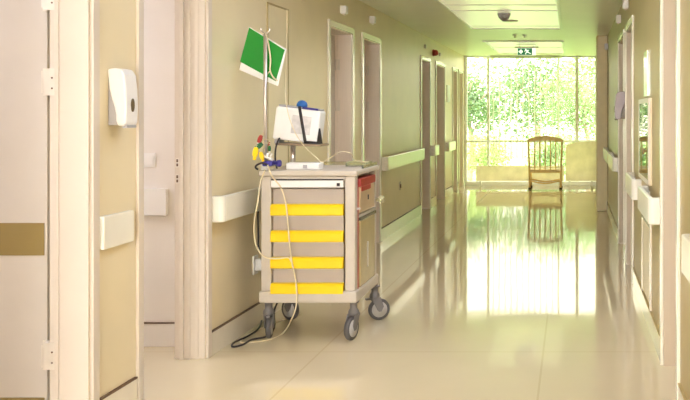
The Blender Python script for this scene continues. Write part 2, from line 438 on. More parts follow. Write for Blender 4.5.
limb((mx-.012, cz+.018), (mx-.045, cz+.006), .010); limb((mx-.008, cz+.02), (mx+.03, cz+.022), .010)
limb((mx+.012, cz-.006), (mx-.018, cz-.016), .012); limb((mx-.018, cz-.014), (mx-.026, cz-.042), .011)
limb((mx+.012, cz-.008), (mx+.038, cz-.026), .012); limb((mx+.036, cz-.024), (mx+.062, cz-.03), .010)
obj('running_figure', bm, 'exit_white', g_)
obj('mounting_bar', nb(((l-.04, ey-.01, zt+.004), (r+.04, ey+.045, zt+.022))), 'brownline', t)
for q in (l+.03, r-.03): obj('bracket', nb(((q-.006, ey+.01, zt+.02), (q+.006, ey+.025, ZC))), 'white', t)
obj('ceiling_plate', nb(((l-.02, ey-.005, ZC-.012), (r, ey+.04, ZC))), 'brownline', t)

# ------------------------------------------------------------------ handrails
def handrail(x, sgn, y0, y1, label, depth=.072):
    t = thing('handrail', label, 'handrail', (x, (y0+y1)/2, .755), 'wall handrails')
    z0, z1 = .755, .905
    c = .05
    xf = x+sgn*depth; xi = x+sgn*(depth-.028)
    X = sorted((xf, xi))
    obj('bumper', nb(((X[0], y0+c, z0), (X[1], y1-c, z1))), 'rail', t, .008, 3)
    X2 = sorted((x, xi))
    k = max(2, int((y1-y0)/.9)+1)
    for i in range(k):
        yy = y0+.12+(y1-y0-.24)*i/(k-1)
        obj('bracket', nb(((X2[0], yy-.03, z0+.04), (X2[1], yy+.03, z1-.03))), 'rail', t)
    for ye, s in ((y0, 1), (y1, -1)):
        pts = []
        for i in range(7):
            a = i/6*PI/2
            pts.append((x+sgn*(depth-.03)+sgn*.03*math.sin(a), ye+s*(.03-.03*math.cos(a)+0)))
        # returns to the wall
        poly = [(x, ye)]+[(p[0], ye+s*(.03-.03*math.cos(i/6*PI/2))) for i, p in enumerate(pts)]+[(xf, ye+s*c), (x, ye+s*c)]
        bm = bmesh.new(); prism(bm, [(p[0], p[1], z0) for p in poly], (0, 0, z1-z0))
        obj('end_cap', bm, 'rail', t, .006)
handrail(XL, 1, 5.13, 7.53, 'long cream handrail on left wall behind the drawer cart')
handrail(XL, 1, 9.71, 12.18, 'cream handrail on left wall between second and third door past the cart')
handrail(XL, 1, 13.08, 13.52, 'very short cream handrail between two left doors under the red alarm')
handrail(XL, 1, 14.58, 15.42, 'farthest short cream handrail on the left wall near the window')
handrail(XR, -1, 5.03, 5.9, 'nearest whole cream handrail on right wall, its rounded end below the glazed cabinet')
handrail(XR, -1, 6.45, 7.24, 'second cream handrail on right wall, past the glazed cabinet')
handrail(XR, -1, 9.6, 10.75, 'third cream handrail on right wall, past the doors')
handrail(XR, -1, 11.0, 12.45, 'farthest cream handrail on right wall, beside the brown pilaster')
handrail(XR, -1, 1.6, 3.55, 'handrail piece cut by the right edge of the photo')
tag(obj('bumper_plate', nb(((XL, 3.905, .785), (XL+.03, 4.175, .93))), 'rail', None, .006, 3), 'flat white bumper plate on the near left wall under the dispenser', 'wall bumper')
tag(obj('bumper_plate', nb(((-2.72, 5.30, .775), (XL-.33, 5.333, .935))), 'white', None, .004), 'pale bumper plate inside the side room below the light switch', 'wall bumper')
# switch
t = thing('light_switch', 'white square light switch on side room wall', 'light switch', P(149, 160, 5.33))
q = P(149, 160, 5.33)
obj('plate', nb(((q.x-.042, 5.324, q.z-.042), (q.x+.042, 5.33, q.z+.042))), 'white', t, .003)
obj('rocker', nb(((q.x-.028, 5.3215, q.z-.028), (q.x+.028, 5.324, q.z+.028))), 'white', t, .002)

# ------------------------------------------------------------------ dispensers
def dispenser(x, sgn, yc, z0, label, mb, mc, w=.056, k=1.0):
    t = thing('soap_dispenser', label, 'soap dispenser', (x, yc, z0), 'wall soap dispensers')
    def X(p): return x+sgn*p*k
    bm = bmesh.new()           # grey back housing
    prism(bm, [(X(p), yc-w+.006, z0+z) for p, z in ((0, .0), (.045, .0), (.06, .03), (.05, .12), (.02, .22), (0, .24))], (0, 2*w-.012, 0))
    obj('back_housing', bm, mb, t, .004)
    bm = bmesh.new()           # white cover: S-shaped rear edge, full front
    front = [(.03, .255), (.06, .25), (.075, .225), (.082, .16), (.085, .08), (.082, .01), (.07, -.005), (.045, -.002)]
    rear = [(.037, .02), (.036, .05), (.028, .085), (.017, .12), (.009, .16), (.004, .2), (.0, .235), (.0, .25)]
    prism(bm, [(X(p), yc-w, z0+z) for p, z in front+rear], (0, 2*w, 0))
    obj('cover', bm, mc, t, .008, 3)
    bm = bmesh.new()
    lathe(bm, [(.001, 0), (.016, 0), (.016, .003)], (0, 0, 0), 'X', 18)
    for v in bm.verts: v.co = Vector((X(.0845)+sgn*v.co.x, yc+v.co.y, z0+.09+v.co.z*1.9))
    obj('level_window', bm, 'smoky', t)
    obj('push_bar', nb((tuple(min(a, b) for a, b in zip((X(.06), yc-w*.8, z0-.012), (X(.082), yc+w*.8, z0))), tuple(max(a, b) for a, b in zip((X(.06), yc-w*.8, z0-.012), (X(.082), yc+w*.8, z0))))), mb, t, .003)
dispenser(XL, 1, 4.045, 1.325, 'white wall soap dispenser on near left wall above the bumper plate', 'grey', 'white')
dispenser(XR, -1, 8.38, 1.325, 'silvery mauve dispenser on right wall between two doors', 'smoky', 'mauve', .085, 1.25)

# ------------------------------------------------------------------ small wall things
def wallbox(name, x, sgn, y, z, w, h, d, m, label, cat, group=None):
    X = sorted((x-sgn*.003, x+sgn*d))
    t = thing(name, label, cat, (x, y, z-h/2), group)
    obj('housing', nb(((X[0], y-w/2, z-h/2), (X[1], y+w/2, z+h/2))), m, t, .006)
    X2 = sorted((x+sgn*d*.3, x+sgn*d*.7))
    obj('lens', nb(((X2[0], y-w/4, z-h/2-.012), (X2[1], y+w/4, z-h/2+.002))), 'offwhite', t, .003)
wallbox('call_light', XL, 1, 8.03, 2.30, .075, .07, .055, 'white', 'small white call light over first left door past the cart', 'call light', 'call lights over the doors')
wallbox('call_light', XL, 1, 9.18, 2.33, .075, .07, .055, 'white', 'small white call light over second left door past the cart', 'call light', 'call lights over the doors')
wallbox('call_light', XR, -1, 8.0, 2.345, .075, .08, .05, 'white', 'higher white call light over the nearer right door', 'call light', 'call lights over the doors')
wallbox('call_light', XR, -1, 9.25, 2.345, .075, .08, .05, 'white', 'white call light over right door behind the mauve dispenser', 'call light', 'call lights over the doors')
wallbox('call_light', XR, -1, 12.45, 2.30, .075, .08, .05, 'white', 'small white call light in the corner beside the brown pilaster', 'call light', 'call lights over the doors')
wallbox('call_light', XL, 1, 12.55, 2.31, .05, .05, .03, 'offwhite', 'tiny pale fitting over third left door, left of red alarm', 'call light', 'call lights over the doors')
wallbox('call_light', XL, 1, 13.95, 2.29, .05, .05, .03, 'offwhite', 'tiny pale fitting over fourth left door, right of red alarm', 'call light', 'call lights over the doors')
t = thing('fire_alarm', 'dark red round alarm sounder high on left wall between two doors', 'fire alarm', (XL, 13.32, 2.27))
obj('base', lathe(bmesh.new(), [(.05, -.003), (.05, .02)], (XL, 13.32, 2.27), 'X', 20), 'red', t)
obj('sounder', lathe(bmesh.new(), [(.045, .02), (.045, .05), (.03, .075), (.001, .08)], (XL, 13.32, 2.27), 'X', 20), 'red', t)
tag(obj('notice_plate', nb(((XL-.003, 14.78, 1.56), (XL+.012, 15.12, 1.84))), 'white', None, .003), 'white upright notice plate on far left wall', 'notice plate')
# flush cupboard door in left wall above the cart
ca, cb, c0, c1 = 6.07, 6.52, .95, 2.13
t = thing('wall_cupboard', 'flush tan cupboard door in the left wall behind the pole', 'cupboard', (XL, (ca+cb)/2, c0))
obj('door', nb(((XL, ca+.012, c0+.012), (XL+.006, cb-.012, c1-.012))), 'wall', t, .002)
obj('frame', nb(((XL, ca, c0), (XL+.009, ca+.01, c1)), ((XL, cb-.01, c0), (XL+.009, cb, c1)), ((XL, ca+.01, c1-.01), (XL+.009, cb-.01, c1)), ((XL, ca+.01, c0), (XL+.009, cb-.01, c0+.01))), 'wall_tan', t)
# low service hatch with small handle, left wall past second door
t = thing('wall_outlet', 'small dark socket low on left wall under handrail', 'socket', (XL, 10.75, .48))
obj('plate', nb(((XL, 10.71, .46), (XL+.008, 10.79, .56))), 'skirt', t, .002)
obj('outlet', nb(((XL+.008, 10.735, .485), (XL+.02, 10.765, .53))), 'line', t, .002)
# right wall: glazed cabinet, lower hatch, polished strip
ya, yb_, xf = 5.62, 6.45, XR-.024
t = thing('glazed_cabinet', 'shallow glass-fronted cabinet on right wall reflecting the window', 'cabinet', (XR, 6.06, .925))
z0, z1 = .925, 1.475
obj('body', nb(((xf+.012, ya, z0), (XR, yb_, z1))), 'wall', t, .002)
obj('door_frame', nb(((xf, ya, z0), (xf+.012, ya+.03, z1)), ((xf, yb_-.03, z0), (xf+.012, yb_, z1)), ((xf, ya+.03, z1-.03), (xf+.012, yb_-.03, z1)), ((xf, ya+.03, z0), (xf+.012, yb_-.03, z0+.03))), 'frame', t, .002)
obj('glass_pane', nb(((xf+.003, ya+.03, z0+.03), (xf+.008, yb_-.03, z1-.03))), 'cabglass', t)
obj('knob', lathe(bmesh.new(), [(.008, 0), (.008, -.015), (.022, -.018), (.022, -.03)], (xf, 5.70, 1.14), 'X', 14), 'brownline', t)
t = thing('wall_hatch', 'low recessed hatch in the right wall beneath the glazed cabinet', 'hatch', (XR, 6.0, .15))
obj('door', nb(((XR-.008, 5.66, .16), (XR, 6.28, .655))), 'wall', t, .003)
obj('frame', nb(((XR-.014, 5.63, .14), (XR, 5.66, .685)), ((XR-.014, 6.28, .14), (XR, 6.31, .685)), ((XR-.014, 5.66, .655), (XR, 6.28, .685))), 'skirt', t, .002)
tag(obj('polished_strip', nb(((XR-.012, 5.86, 1.49), (XR, 6.12, 1.79))), 'mirror', None, .002), 'narrow shiny upright plate on right wall above glazed cabinet', 'wall plate')
# wall socket and plug beside the cart
t = thing('wall_socket', 'white double socket low on left wall beside the cart', 'socket', (XL, 5.85, .36))
obj('plate', nb(((XL, 5.80, .335), (XL+.012, 5.88, .455))), 'white', t, .003)
t = thing('power_plug', 'white plug adapter pushed into socket beside the cart', 'plug', (XL+.012, 5.84, .37))
obj('adapter', nb(((XL+.012, 5.81, .36), (XL+.065, 5.87, .435))), 'white', t, .006)
obj('cable_grip', nb(((XL+.065, 5.83, .385), (XL+.085, 5.85, .41))), 'black', t, .003)

# ------------------------------------------------------------------ drawer cart
fy, by = 5.45, 6.05
s0 = F/fy
def fx(x): return (x-CX)/s0
def fz(y): return H-(y-CY)/s0
cl, cr = fx(261), fx(355)
cm = (cl+cr)/2
cart = thing('drawer_cart', 'light grey medical cart with four yellow drawer fronts on casters', 'cart', (cm, (fy+by)/2, 0))
zt0, zt1 = fz(176), fz(170.6)
zb0, zb1 = fz(303), fz(291)
cw = fx(271)-cl
bm = bmesh.new()
box(bm, (cl, fy, zb1), (cl+cw, fy+.07, zt0)); box(bm, (cr-cw, fy, zb1), (cr, fy+.07, zt0))
box(bm, (cl, by-.05, zb1), (cl+cw, by, zt0)); box(bm, (cr-cw+.015, by-.05, zb1), (cr, by, zt0))
box(bm, (cl+.005, fy+.07, zb1), (cl+.03, by-.05, zt0)); box(bm, (cr-cw, fy+.07, zb1), (cr-cw+.02, by-.05, zt0))
box(bm, (cl+cw, by-.03, zb1), (cr-cw, by-.01, zt0))
box(bm, (cl+cw, fy+.004, zt0-.03), (cr-cw, fy+.07, zt0)); 
obj('body', bm, 'cart', cart, .006)
obj('worktop', nb(((cl-.012, fy-.012, zt0), (cr+.015, by+.015, zt1))), 'cart', cart, .008, 3)
bm = bmesh.new()            # rim round the worktop
box(bm, (cl, by-.012, zt1), (cr+.005, by, zt1+.022)); box(bm, (cr-.006, fy+.2, zt1), (cr+.006, by-.012, zt1+.022))
obj('rim', bm, 'clear', cart)
obj('base', nb(((cl-.012, fy-.012, zb0), (cr+.012, by+.01, zb1))), 'cart', cart, .012, 3)
obj('interior_back', nb(((cl+cw, fy+.10, zb1), (cr-cw, fy+.12, zt0-.03))), 'drawer', cart)
# pull-out shelf
sh = obj('pull_out_shelf', nb(((fx(271), fy-.004, fz(187.5)), (fx(343.5), fy+.1, fz(180.5)))), 'white', cart, .003)
obj('slot', nb(((fx(271), fy+.002, fz(180.5)), (fx(343.5), fy+.1, fz(179)))), 'black', sh)
obj('catch', nb(((fx(337), fy-.008, fz(186)), (fx(340), fy-.004, fz(183)))), 'black', sh)
tops = [(189, 204.0, 215.5), (217, 230.5, 242), (243.5, 257, 268.5), (270, 283, 294)]
for (ya_, yb1, yc1) in tops:
    d_ = obj('drawer', nb(((fx(272), fy+.022, fz(yc1)), (fx(343), fy+.1, fz(ya_)))), 'drawer', cart, .002)
    bm = bmesh.new()
    x0, x1 = fx(270.8), fx(343.4); zt_, zl_ = fz(yb1), fz(yc1)
    prism(bm, [(x0, fy+.022, zt_), (x0, fy-.004, zt_-.004), (x0, fy-.014, zt_-.02), (x0, fy-.014, zl_+.004), (x0, fy-.010, zl_), (x0, fy+.022, zl_)], (x1-x0, 0, 0))
    obj('drawer_pull', bm, 'yellow', d_, .003)
    obj('rail_divider', nb(((fx(272), fy+.012, fz(yc1+1.5)), (fx(343), fy+.09, fz(yc1)))), 'cart', cart)
# side bins in the recess between the right columns
xi, xo = cr-.045, cr+.012
sb = obj('sharps_bin', nb(((xi, 5.54, .76), (xo, 5.93, .925))), 'sharps', cart, .01)
obj('bin_lid', nb(((xi, 5.54, .925), (xo+.004, 5.94, .975)), ((xo, 5.56, .895), (xo+.006, 5.80, .925))), 'red', sb, .006)
obj('latch', nb(((xo, 5.735, .83), (xo+.006, 5.745, .86))), 'black', sb)
wb = obj('waste_bin', nb(((xi, 5.56, .30), (xo-.004, 5.97, .715))), 'binlow', cart, .012)
obj('bin_rim', nb(((xi, 5.55, .715), (xo+.002, 5.98, .735))), 'clear', wb, .003)
obj('label_strip', nb(((xo-.004, 5.735, .40), (xo-.001, 5.765, .56))), 'cart', wb)
obj('red_edge', nb(((cr-.03, 5.523, .25), (cr+.003, 5.53, .975))), 'red', cart, .002)
obj('side_rail', nb(((cr-.01, 5.53, .735), (cr+.004, 6.02, .755))), 'cart', cart, .002)
obj('push_knob', lathe(bmesh.new(), [(.012, 0), (.012, .02), (.026, .024), (.026, .05), (.015, .056)], (cr, by-.02, .80), 'X', 16), 'clear', cart)
obj('side_hook', nb(((cr, 5.50, .79), (cr+.02, 5.515, .80))), 'steel', cart)
# casters
def caster(x, y, ang, R=.072):
    bm = bmesh.new()
    lathe(bm, [(.014, 0), (.014, zb0-2*R-.012), (.034, zb0-2*R-.012)][::-1] if False else [(.016, 2*R+.004), (.016, zb0)], (x, y, 0), 'Z', 14)
    lathe(bm, [(.03, 2*R+.002), (.034, 2*R+.012), (.032, 2*R+.03), (.022, 2*R+.045), (.022, zb0-.008), (.034, zb0-.006), (.034, zb0)], (x, y, 0), 'Z', 16)
    m_ = Matrix.Rotation(ang, 3, 'Z'); off = Vector((0, .03, 0))
    vs = []
    for s in (-1, 1):
        n0 = len(bm.verts)
        prism(bm, [(x+s*.0235, y+yy, zz) for yy, zz in ((-.03, 2*R+.012), (.034, 2*R+.012), (.056, R+.02), (.04, R-.012), (.022, R-.012), (.012, R))], (s*.005, 0, 0))
        bm.verts.ensure_lookup_table(); vs += bm.verts[n0:]
    vs += box(bm, (x-.0285, y-.022, 2*R+.002), (x+.0285, y+.03, 2*R+.012))
    vs += box(bm, (x-.012, y-.06, 2*R-.004), (x+.012, y-.02, 2*R+.008))
    for v in vs: v.co = m_ @ (v.co-Vector((x, y, 0)))+Vector((x, y, 0))
    c = obj('caster', bm, 'castergrey', cart)
    o = Vector((x, y, R))+m_ @ off
    bm = bmesh.new()
    lathe(bm, [(R-.02, -.014), (R-.006, -.016), (R-.001, -.010), (R, 0), (R-.001, .010), (R-.006, .016), (R-.02, .014)], (0, 0, 0), 'X', 28)
    for v in bm.verts: v.co = m_ @ v.co+o
    obj('tyre', bm, 'rubber', c)
    bm = bmesh.new()
    lathe(bm, [(.008, -.021), (.012, -.02), (.014, -.0165), (R-.02, -.0165), (R-.018, 0), (R-.02, .0165), (.014, .0165), (.012, .02), (.008, .021)], (0, 0, 0), 'X', 24)
    for v in bm.verts: v.co = m_ @ v.co+o
    obj('wheel_hub', bm, 'hub', c)
caster(cl+.03, fy+.05, math.radians(12)+PI*0)
caster(cr-.02, fy+.05, math.radians(-14)+PI)
caster(cr+.0, by-.06, math.radians(-62))
caster(cl+.03, by-.06, math.radians(60))
# pole with hook
pl = P(265.3, 170, 5.50); pz = P(265.3, 33, 5.50).z
pole = obj('pole', tube(bmesh.new(), [(pl.x, 5.50, zt1-.01), (pl.x, 5.50, pz)], .0115, 12, False), 'steel', cart)
bm = bmesh.new()
for s in (-1, 1):
    tube(bm, [(pl.x, 5.50, pz-.006), (pl.x+s*.02, 5.50, pz+.008), (pl.x+s*.028, 5.50, pz+.02), (pl.x+s*.024, 5.50, pz+.03)], .004, 6)
obj('hook', bm, 'steel', pole)
obj('pole_clamp', nb(((pl.x-.022, 5.478, zt1), (pl.x+.022, 5.522, zt1+.05))), 'white', pole, .005)
# instrument stand on the worktop
ty, tilt = 5.70, math.radians(2)
tp = P(293, 146, ty)
bm = bmesh.new()
tube(bm, [(tp.x, ty, zt1-.004), (tp.x, ty, 1.174)], .016, 14, False)
lathe(bm, [(.05, 0), (.045, .008), (.02, .014)], (tp.x, ty, zt1-.002), 'Z', 20)
stand = obj('tray_stand', bm, 'steel', cart)
tcx = P(302.5, 144, ty).x; tz = 1.185
R5 = Matrix.Rotation(tilt, 3, 'Y')
bm = bmesh.new(); box(bm, (tcx-.142, ty-.10, tz-.010), (tcx+.142, ty+.10, tz+.004), R5)
obj('tray', bm, 'satin', stand, .004)
# the white instrument box on the tray
bw, bd, bh = .282, .13, .207
bx = P(297.5, 120, ty).x
o_ = Vector((bx, ty, 0))
zb_ = tz-.0005+.141*math.sin(math.radians(7))
R5 = Matrix.Rotation(math.radians(7), 3, 'Y')
bxt = thing('medical_monitor', 'white boxy monitor with blue handle and black strap on tray', 'monitor', (bx, ty, zb_))
def BX(a, b):
    bm = bmesh.new(); box(bm, a, b)
    for v in bm.verts: v.co = R5 @ v.co+Vector((bx, ty, zb_))
    return bm
obj('casing', BX((-bw/2, -bd/2, 0), (bw/2, bd/2, bh)), 'white', bxt, .012, 3)
obj('foot', nb(((bx-.13, ty-.05, tz+.003), (bx-.10, ty+.05, zb_+.013))), 'grey', bxt, .002)
obj('top_plate', BX((-bw/2+.01, -bd/2+.02, bh), (bw/2-.01, bd/2-.01, bh+.012)), 'grey', bxt, .004)
obj('top_strip', BX((.02, -bd/2+.01, bh+.002), (.12, -bd/2+.05, bh+.014)), 'navy', bxt, .003)
obj('screen', BX((-.03, -bd/2-.003, .05), (.09, -bd/2, .165)), 'print', bxt, .001)
bm = bmesh.new()
lathe(bm, [(.034, 0), (.034, .014), (.028, .03), (.014, .04), (.001, .042)], (.004, -.01, bh+.012), 'Z', 24)
for v in bm.verts: v.co = R5 @ v.co+Vector((bx, ty, zb_))
obj('handle', bm, 'blue', bxt)
bm = bmesh.new()
wv = .009
def strip(pts):
    for p, q in zip(pts, pts[1:]):
        p, q = Vector(p), Vector(q); t_ = (q-p).normalized()
        nrm = Vector((0, -1, 0)) if abs(t_.y) < .9 else Vector((1, 0, 0))
        n = t_.cross(nrm).normalized()*wv
        e = t_*.004
        prism(bm, [p-e+n, q+e+n, q+e-n, p-e-n], nrm*.004)
strip([(.006, -bd/2-.001, bh+.012), (.072, -bd/2-.001, -.004)])
strip([(.072, -bd/2-.001, .004), (.146, -bd/2-.001, .008)])
q0 = [(bw/2, -bd/2+.005, .10), (bw/2, -bd/2+.025, .10), (bw/2, bd/2-.01, .0), (bw/2, -bd/2-.004, .0)]
prism(bm, q0, (.004, 0, 0))
for v in bm.verts: v.co = R5 @ v.co+Vector((bx, ty, zb_))
obj('strap', bm, 'black', bxt)
# flat white box on the worktop
a_ = P(287, 170, 5.56); b_ = P(320, 163, 5.56)
t = thing('adapter_box', 'flat white adapter box lying on cart top below the monitor tray', 'adapter', ((a_.x+b_.x)/2, 5.6, zt1))
obj('casing', nb(((a_.x, 5.54, zt1), (b_.x, 5.645, zt1+.042))), 'white', t, .005)
obj('socket', nb(((a_.x+.105, 5.537, zt1+.008), (a_.x+.130, 5.541, zt1+.030))), 'grey', t, .001)
t = thing('plastic_tray', 'clear shallow plastic tray on the back right cart top', 'tray', (cr-.09, 5.93, zt1))
obj('bowl', nb(((cr-.16, 5.86, zt1), (cr-.02, 5.99, zt1+.008)), ((cr-.16, 5.86, zt1+.008), (cr-.155, 5.99, zt1+.03)), ((cr-.025, 5.86, zt1+.008), (cr-.02, 5.99, zt1+.03)), ((cr-.155, 5.985, zt1+.008), (cr-.025, 5.99, zt1+.03)), ((cr-.155, 5.86, zt1+.008), (cr-.025, 5.865, zt1+.03))), 'clear', t)

# green sheet hung behind the pole
yb2 = 5.545
def quad(pts, d0, d1):
    bm = bmesh.new(); prism(bm, [P(x, y, yb2)+Vector((0, d0, 0)) for x, y in pts], (0, d1-d0, 0)); return bm
t = thing('hanging_board', 'tilted green board with white lower margin hanging on pole', 'board', P(262, 86, yb2))
obj('backing', quad([(249, 26.8), (286.3, 49), (277.8, 86.2), (239.3, 69.8)], 0, .008), 'white', t)
obj('green_panel', quad([(249.3, 27.6), (284.8, 50), (275.8, 81.2), (240.2, 61.6)], -.003, 0), 'green', t)
bm = bmesh.new()
tube(bm, [(pl.x+.006, 5.487, pz-.002), P(268.5, 45, 5.515), P(270.5, 60, 5.52), P(270, 70, 5.525), P(273, 77, 5.53), P(277.5, 81, 5.535)], .0048, 7)
tube(bm, [P(270, 71, 5.526), P(267.5, 74, 5.52), P(266, 79, 5.512)], .004, 6)
obj('cord', bm, 'cream_cord', t)

# lead clips bundled at the foot of the pole
def clip(x, y, Y, m, label, ang, s=1.0):
    c = P(x, y, Y); rt = Matrix.Rotation(ang, 3, 'Y')
    t = thing('lead_clip', label, 'lead clip', c, 'coloured lead clips on the pole')
    bm = bmesh.new()
    prism(bm, [Vector(p)*s for p in ((-.014, -.008, -.03), (.014, -.008, -.03), (.018, -.008, 0), (.012, -.008, .03), (-.012, -.008, .03), (-.018, -.008, 0))], (0, .016*s, 0))
    for v in bm.verts: v.co = rt @ v.co+c
    obj('grip', bm, m, t, .004)
    bm = bmesh.new(); box(bm, Vector((-.009, -.006, -.052))*s, Vector((.009, .006, -.03))*s)
    for v in bm.verts: v.co = rt @ v.co+c
    obj('jaw', bm, 'offwhite' if m != 'yellow' else 'yellow', t, .002)
    bm = bmesh.new(); e = rt @ Vector((0, 0, .03*s))+c
    tube(bm, [e, e+Vector((.004, 0, .012)), Vector((pl.x-.008, 5.49, e.z+.014)), Vector((pl.x, 5.489, e.z-.03))], .0022, 5)
    obj('lead', bm, 'cream_cord', t)
clip(260, 139, 5.47, 'red', 'red lead clip, topmost of bundle left of pole', .35, .8)
clip(259, 146, 5.46, 'dkgreen', 'dark green lead clip just under the red one', .9, .85)
clip(255.5, 152, 5.45, 'yellow', 'yellow lead clip hanging farthest left beside the pole', .15, .95)
clip(261.5, 155.5, 5.44, 'yellow', 'yellow lead clip nearest the pole, under the green one', -.3, .75)
clip(269.5, 148.5, 5.47, 'dkgreen', 'small dark green lead clip right of pole', 0, .55)
clip(269.3, 144, 5.475, 'red', 'small red lead clip right of pole', .1, .4)
q = P(267, 158, 5.455)
t = thing('stopcock', 'white plastic stopcock at the foot of the pole', 'stopcock', q)
bm = bmesh.new(); tube(bm, [q+Vector((-.02, 0, .012)), q+Vector((.035, 0, -.012))], .009, 10, False); tube(bm, [q, q+Vector((.004, .0, .03))], .008, 10, False)
obj('body', bm, 'white', t)
bm = bmesh.new(); tube(bm, [q+Vector((.02, -.004, -.002)), q+Vector((.03, -.004, .028))], .006, 8, False); obj('lever', bm, 'offwhite', t)
q = P(271, 163.5, 5.46)
t = thing('pole_clamp', 'blue violet clamp around the foot of the pole', 'clamp', q)
obj('jaw', nb((q+Vector((-.048, -.02, -.016)), q+Vector((.012, .065, .016)))), 'navy', t, .008, 3)
bm = bmesh.new(); lathe(bm, [(.006, 0), (.006, .02), (.02, .022), (.022, .04), (.016, .046)], q+Vector((.012, .01, 0)), 'X', 14); obj('knob', bm, 'navy', t)
bm = bmesh.new()
tube(bm, [P(268, 165, 5.44), P(262, 163, 5.44), P(257, 165, 5.45), P(255.5, 167.5, 5.46), P(258, 169.5, 5.47)], .006, 7)
tag(obj('black_lead', bm, 'black'), 'short curled black lead left of the clamp on cart corner', 'cable')
bm = bmesh.new()
tube(bm, [P(279.5, 138, 5.60), P(277, 143, 5.58), P(275.3, 152, 5.56), P(275.5, 162, 5.56), (P(277, 169, 5.56).x, 5.56, zt1+.004)], .0055, 7)
tag(obj('black_lead', bm, 'black'), 'black lead curving from monitor underside down to cart top', 'cable')

# cables
c_ = .0045
bm = bmesh.new()
tube(bm, [P(267.5, 165, 5.425), P(272, 176, 5.42), P(281, 188, 5.425), P(286, 205, 5.418), P(288.5, 232, 5.418), P(291.5, 260, 5.418), P(296, 283, 5.418), P(296.5, 303, 5.41), P(292.5, 317, 5.42), PF(283, 333, .012), PF(268, 340, .005), PF(252, 342, .005), PF(242, 342.5, .005), PF(241.5, 340, .005), PF(255, 331, .005), PF(280, 321, .005), PF(300, 314, .005)], c_, 7)
tag(obj('white_cable', bm, 'cream_cord'), 'long cream cable drooping across yellow drawer fronts to the floor', 'cable')
bm = bmesh.new()
tube(bm, [P(265, 170, 5.425), P(260.5, 182, 5.42), P(258, 200, 5.40), P(254.5, 220, 5.40), P(254.5, 238, 5.41), P(259, 251, 5.41), P(266, 257.5, 5.415), P(278, 258.5, 5.415), P(288, 257.5, 5.412), P(291.5, 262, 5.412)], c_, 7)
tag(obj('white_cable', bm, 'cream_cord'), 'cream cable looping down the left side of the cart', 'cable')
bm = bmesh.new()
e = Vector((XL+.085, 5.84, .397))
tube(bm, [e, e+Vector((.03, -.01, -.03)), e+Vector((.035, -.02, .02)), P(259.5, 250, 5.75), P(258.5, 236, 5.75), P(258.0, 215, 5.78), P(259.5, 195, 5.8), P(262, 186, 5.86)], .0055, 7)
tag(obj('black_cable', bm, 'black'), 'black cable rising from wall plug behind the left cart edge', 'cable')
bm = bmesh.new()
tube(bm, [P(277, 303, 5.75), P(274, 312, 5.55), PF(274, 328, .03), PF(266, 336.5, .013), PF(252, 339.5, .013), PF(243, 344.5, .013), PF(234, 346.8, .013), PF(231.8, 345, .013), PF(236, 341.5, .013), PF(247, 336.5, .013), PF(256, 331, .013), PF(260.5, 325, .013), PF(262, 318, .006)], .006, 7)
tag(obj('black_cable', bm, 'black'), 'black cable looped on the floor by the front left caster', 'cable')
bm = bmesh.new()
tube(bm, [P(287, 10, 5.9), P(286.5, 50, 5.88), P(285.5, 92, 5.66), P(286.5, 105, 5.60), P(290, 120, 5.595), P(297, 136, 5.58), P(306, 148, 5.59), P(317, 158, 5.60), P(322, 162, 5.62), P(330, 158, 5.66), P(340, 152, 5.72), P(350, 153, 5.78), P(356, 160, 5.84), (cr-.01, 5.86, zt1+.03)], .0028, 6)
tag(obj('thin_cable', bm, 'cream_cord'), 'thin pale cable hanging across monitor front and looping over cart top', 'cable')

# ------------------------------------------------------------------ chair by the window
cy0, cy1 = 16.28, 16.72
sc_ = F/cy0
def qx(x): return (x-CX)/sc_
ch = thing('wooden_chair', 'pale wooden slat-back chair standing before the end window', 'chair', (qx(545), 16.5, 0))
x0, x1 = qx(529.5), qx(561)
zt2 = .90
for x in (x0, x1):
    bm = bmesh.new(); s = -1 if x == x0 else 1
    tube(bm, [(x-s*.005, cy0, .03), (x, cy0+.01, .32), (x+s*.012, cy0-.02, .65), (x+s*.02, cy0-.06, zt2)], lambda t: .021-.003*t, 10)
    lg = obj('rear_leg', bm, 'wood', ch)
    obj('foot', lathe(bmesh.new(), [(.026, 0), (.028, .02), (.022, .032)], (x-s*.005, cy0, 0), 'Z', 12), 'black', lg)
    bm = bmesh.new(); tube(bm, [(x-s*.005, cy1, .03), (x-s*.005, cy1, .31)], .021, 10, False)
    lg = obj('front_leg', bm, 'wood', ch)
    obj('foot', lathe(bmesh.new(), [(.026, 0), (.028, .02), (.022, .032)], (x-s*.005, cy1, 0), 'Z', 12), 'black', lg)
    bm = bmesh.new(); box(bm, (x-s*.005-.013, cy0, .10), (x-s*.005+.013, cy1, .135)); obj('side_stretcher', bm, 'wood', ch, .004)
bm = bmesh.new()      # crest rail with a gentle arch
n = 12; xa, xb = x0-.03, x1+.03
pts = [(xa+(xb-xa)*i/n, cy0-.075, .915+.055*math.sin(PI*i/n)) for i in range(n+1)]
low = [(xb-(xb-xa)*i/n, cy0-.075, .855+.03*math.sin(PI*i/n)) for i in range(n+1)]
prism(bm, pts+low, (0, .032, 0)); obj('crest_rail', bm, 'wood', ch, .006)
obj('lower_back_rail', nb(((x0, cy0-.01, .295), (x1, cy0+.02, .36))), 'wood', ch, .006)
for k in range(5):
    x = x0+(x1-x0)*(k+1)/6
    bm = bmesh.new(); box(bm, (x-.0125, -.007, .345), (x+.0125, .007, .885))
    for v in bm.verts: v.co.y += cy0-.005-(v.co.z-.345)*.1
    obj('back_slat', bm, 'wood', ch, .003)
bm = bmesh.new()
box(bm, (x0-.02, cy0+.02, .31), (x1+.02, cy1+.03, .345)); obj('seat', bm, 'wood', ch, .01, 3)
